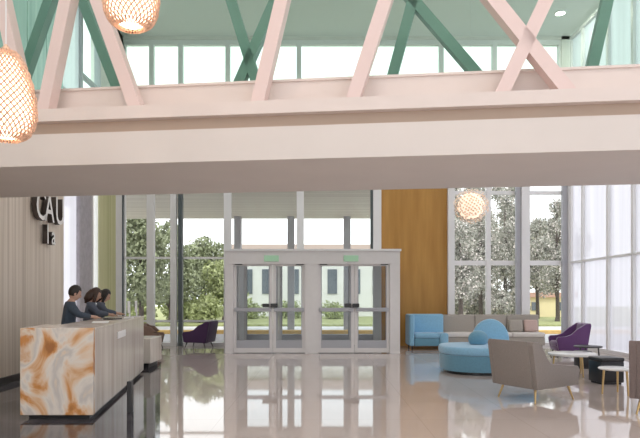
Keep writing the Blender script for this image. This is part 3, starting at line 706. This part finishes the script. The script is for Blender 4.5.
ca = empty('entrance_canopy', (-2, 22, 0), label='grey boarded canopy roof on columns outside the entrance', cat='canopy')
MB().box(-9.5, 2.75, YB+.3, 26.0, 4.86, 5.25).build('roof_slab', 'canopy', ca, world=True)
for px in (238, 291, 347):
    x = PX(px, 25.4); MB().box(x-.14, x+.14, 25.2, 25.6, -.02, 4.86).build('column', 'canopycol', ca, world=True)
# pale building opposite the doors
bd = empty('building', (-1, 44, 0), label='pale low building across the road, seen through the doors', cat='building')
MB().box(-6.3, 5.5, 44, 52, 0, 4.6).build('wall', 'bwall', bd, world=True)
MB().box(-6.6, 5.8, 43.6, 52.4, 4.6, 5.3).build('roof', 'broof', bd, world=True)
for x in (-5.3, -3.9, -1.9, -.5, .9, 2.6, 4.2): MB().box(x-.35, x+.35, 43.94, 44.0, 1.7, 3.5).build('window', 'bwin', bd, world=True)
b2 = empty('building', (16.4, 43, 0), label='pale yellow building low beyond the trees at right', cat='building')
MB().box(14.6, 18.2, 43, 48, -.1, 1.45).build('wall', 'byellow', b2, world=True)
MB().box(14.4, 18.4, 42.8, 48.2, 1.45, 1.8).build('roof', 'bpink', b2, world=True)
for x in (15.4, 17.2): MB().box(x-.25, x+.25, 42.95, 43.0, .5, 1.1).build('window', 'bwin', b2, world=True)
b3 = MB().box(12.9, 13.7, 40, 42, 0, 1.4, .03).build('kiosk', 'bpink'); tag(b3, 'small pink kiosk beyond the bare trees at right', 'kiosk')
random.seed(21)
def tree(name, x, y, z0, z1, r, label, m, n, ls, cat='tree', group=None, trunk=True, sparse=0.0, blossoms=0):
    t = empty(name, (x, y, 0), 0, label, cat, group)
    lf = MB(); bm = lf.bm; blobs = []
    for _ in range(9):
        an = random.uniform(0, 6.28); q = random.uniform(.0, .62)*r
        blobs.append((Vector((q*math.cos(an), q*math.sin(an), random.uniform(z0+.25*(z1-z0), z1-.22*(z1-z0)))), random.uniform(.38, .6)*r))
    blobs.append((Vector((0, 0, (z0+z1)/2)), r*.6)); blobs.append((Vector((0, 0, z1-.3*r)), r*.35))
    def leaves(bm, n, ls):
        for _ in range(n):
            c, R2 = random.choice(blobs); d = Vector((random.gauss(0, 1), random.gauss(0, 1), random.gauss(0, 1))).normalized()
            p = c + d*R2*random.uniform(.55 if not sparse else .1, 1.05)
            if p.z < .08: p.z = random.uniform(.1, .5)
            u = Vector((random.gauss(0, 1), random.gauss(0, 1), random.gauss(0, .6))).normalized(); w2 = u.orthogonal().normalized(); w2 = Matrix.Rotation(random.uniform(0, 6.28), 3, u) @ w2; w3 = u.cross(w2)
            s = ls*random.uniform(.6, 1.3)
            v = [bm.verts.new(p + w2*s*a + w3*s*.55*b_) for a, b_ in ((-1, 0), (0, -1), (1, 0), (0, 1))]; bm.faces.new(v)
    leaves(bm, n, ls); lf.build('foliage', m, t)
    if blossoms:
        q = MB(); leaves(q.bm, blossoms, ls*.8); q.build('blossom', 'blossom', t)
    if trunk:
        k = MB(); k.tube([(0, 0, -.02), (.05, 0, z0*.6+.3), (.0, .05, (z0+z1)/2), (0, 0, z1-.2)], [.16, .13, .08, .02], 8)
        for c, R2 in blobs[:8]: k.tube([(0, 0, max(.3, c.z-R2*1.2)), c*.6 + Vector((0, 0, c.z*.38)), c], [.06, .04, .015], 6)
        k.build('trunk', 'bark', t)
    return t
g1 = 'trees beyond the road at left'
tree('leafy_tree', PX(137, 28.5), 29, .5, 5.7, 1.75, 'dense green tree seen through the window next to the drape', 'leaf', 6500, .11, group=g1)
tree('leafy_tree', PX(168, 33), 33.5, .4, 5.6, 1.8, 'dark green tree seen behind the slim pale post', 'leaf', 6000, .11, group=g1)
tree('leafy_tree', PX(203, 38), 38.2, .4, 5.2, 2.1, 'loose green tree seen above the dark purple armchair', 'leaf', 5600, .12, group=g1)
tree('leafy_tree', PX(224, 35), 35, .3, 3.6, 1.45, 'pale green tree seen just left of the entrance doors', 'leaf2', 2600, .12, group=g1)
for px, y, lb in ((140, 34.2, 'pale green shrub low behind the tree next to the drape'), (176, 36.5, 'pale green shrub low behind the dark post'), (207, 33.6, 'yellow green shrub low beside the entrance')):
    tree('shrub', PX(px, y), y, .1, 1.5, 1.3, lb, 'leaf2', 1800, .12, 'shrub', 'shrubs beyond the road', False)
for px, y, lb in ((252, 39.5, 'shrub seen through the leftmost entrance door'), (290, 40, 'shrub seen through the second entrance door'), (335, 39.2, 'shrub seen through the third entrance door')):
    tree('shrub', PX(px, y), y, .1, .95, 1.1, lb, 'leaf2', 1200, .10, 'shrub', 'shrubs before the pale building', False)
g2 = 'trees beyond the road at right'
for px, y, z1, r, lb, n in ((460, 30.5, 6.6, 1.5, 'grey olive tree right beside the amber panel', 5200), (480, 34.5, 7.9, 1.9, 'grey olive tree behind the round petal lamp', 6000), (505, 37.6, 7.9, 1.7, 'grey olive tree behind the wide white post', 5600), (537, 39.0, 6.3, 1.4, 'sparse tree seen through the corner window', 3000), (557, 35, 7.2, 1.5, 'taller sparse tree at the right corner post', 3400)):
    tree('sparse_tree', PX(px, y), y, .1, z1, r, lb, 'leaf3', n, .085, group=g2, sparse=1, blossoms=int(n*.45))

for px, y, z1, r, lb in ((450, 57, 12.5, 3.0, 'tall grey tree in the distance at the edge of the amber panel'), (474, 66, 14.0, 3.4, 'tall grey tree in the distance behind the round petal lamp'), (497, 75, 15.6, 3.2, 'tall grey tree in the distance behind the middle of the right window'), (514, 68, 14.5, 3.0, 'tall grey tree in the distance behind the wide white post'), (538, 60, 9.2, 2.4, 'shorter grey tree in the distance through the corner window'), (563, 68, 12.0, 3.0, 'tall grey tree in the distance at the right corner post')):
    tree('distant_tree', PX(px, y), y, .6, z1, r, lb, 'leaf3', 7500, .17, group='tall grey trees in the distance', sparse=1, blossoms=3000)
for px, y, z1, r, lb in ((453, 37, 2.0, 1.2, 'speckled shrub outside beside the amber panel'), (470, 40.5, 2.5, 1.4, 'speckled shrub outside below the round petal lamp'), (488, 38, 2.2, 1.3, 'speckled shrub outside behind the slim white mullion'), (502, 33.0, 1.8, .9, 'speckled shrub outside left of the wide white post'), (517, 36.0, 2.0, 1.0, 'speckled shrub outside behind the wide white post')):
    tree('shrub', PX(px, y), y, .05, z1, r, lb, 'leaf3', 3000, .10, 'shrub', 'speckled shrubs beyond the right windows', True, blossoms=1900)
# ------------------------------------------------------------------ light, sky, camera
wd = bpy.data.worlds.new('sky'); bpy.context.scene.world = wd; wd.use_nodes = True
bg = wd.node_tree.nodes['Background']; bg.inputs['Color'].default_value = (.96, .98, 1.0, 1); bg.inputs['Strength'].default_value = 1.5
sn = bpy.data.lights.new('sun', 'SUN'); sn.energy = 1.2; sn.angle = math.radians(12); sn.color = (1, .96, .9)
so = bpy.data.objects.new('sun', sn); so.rotation_euler = (math.radians(28), math.radians(-12), 0); so.location = (0, 30, 20); C.objects.link(so)
def portal(loc, rot, sx, sy):
    l = bpy.data.lights.new('portal', 'AREA'); l.shape = 'RECTANGLE'; l.size = sx; l.size_y = sy; l.cycles.is_portal = True
    o = bpy.data.objects.new('portal', l); o.location = loc; o.rotation_euler = rot; C.objects.link(o)
portal(((XL2+XR)/2, YB+.3, ZC/2), (math.radians(-90), 0, 0), XR-XL2, ZC)
portal(((XL2+XR)/2, YF-.3, ZC/2), (math.radians(90), 0, 0), XR-XL2, ZC)
portal((XR+.2, (YB+YF)/2, ZC/2), (0, math.radians(90), 0), ZC, YB-YF)
cam = bpy.data.cameras.new('camera'); cam.sensor_width = 36; cam.lens = F/640*36; cam.shift_y = (HZ-219)/640; cam.clip_start = .05; cam.clip_end = 300
co = bpy.data.objects.new('camera', cam); co.location = (0, 0, CAMZ); co.rotation_euler = (math.radians(90), 0, 0); C.objects.link(co)
sc = bpy.context.scene; sc.camera = co
sc.view_settings.view_transform = 'Standard'; sc.view_settings.look = 'None'; sc.view_settings.gamma = 1; sc.view_settings.use_curve_mapping = False
sc.view_settings.exposure = .45
sc.cycles.use_denoising = True; sc.cycles.max_bounces = 10; sc.cycles.diffuse_bounces = 6; sc.cycles.transparent_max_bounces = 24; sc.cycles.sample_clamp_indirect = 6
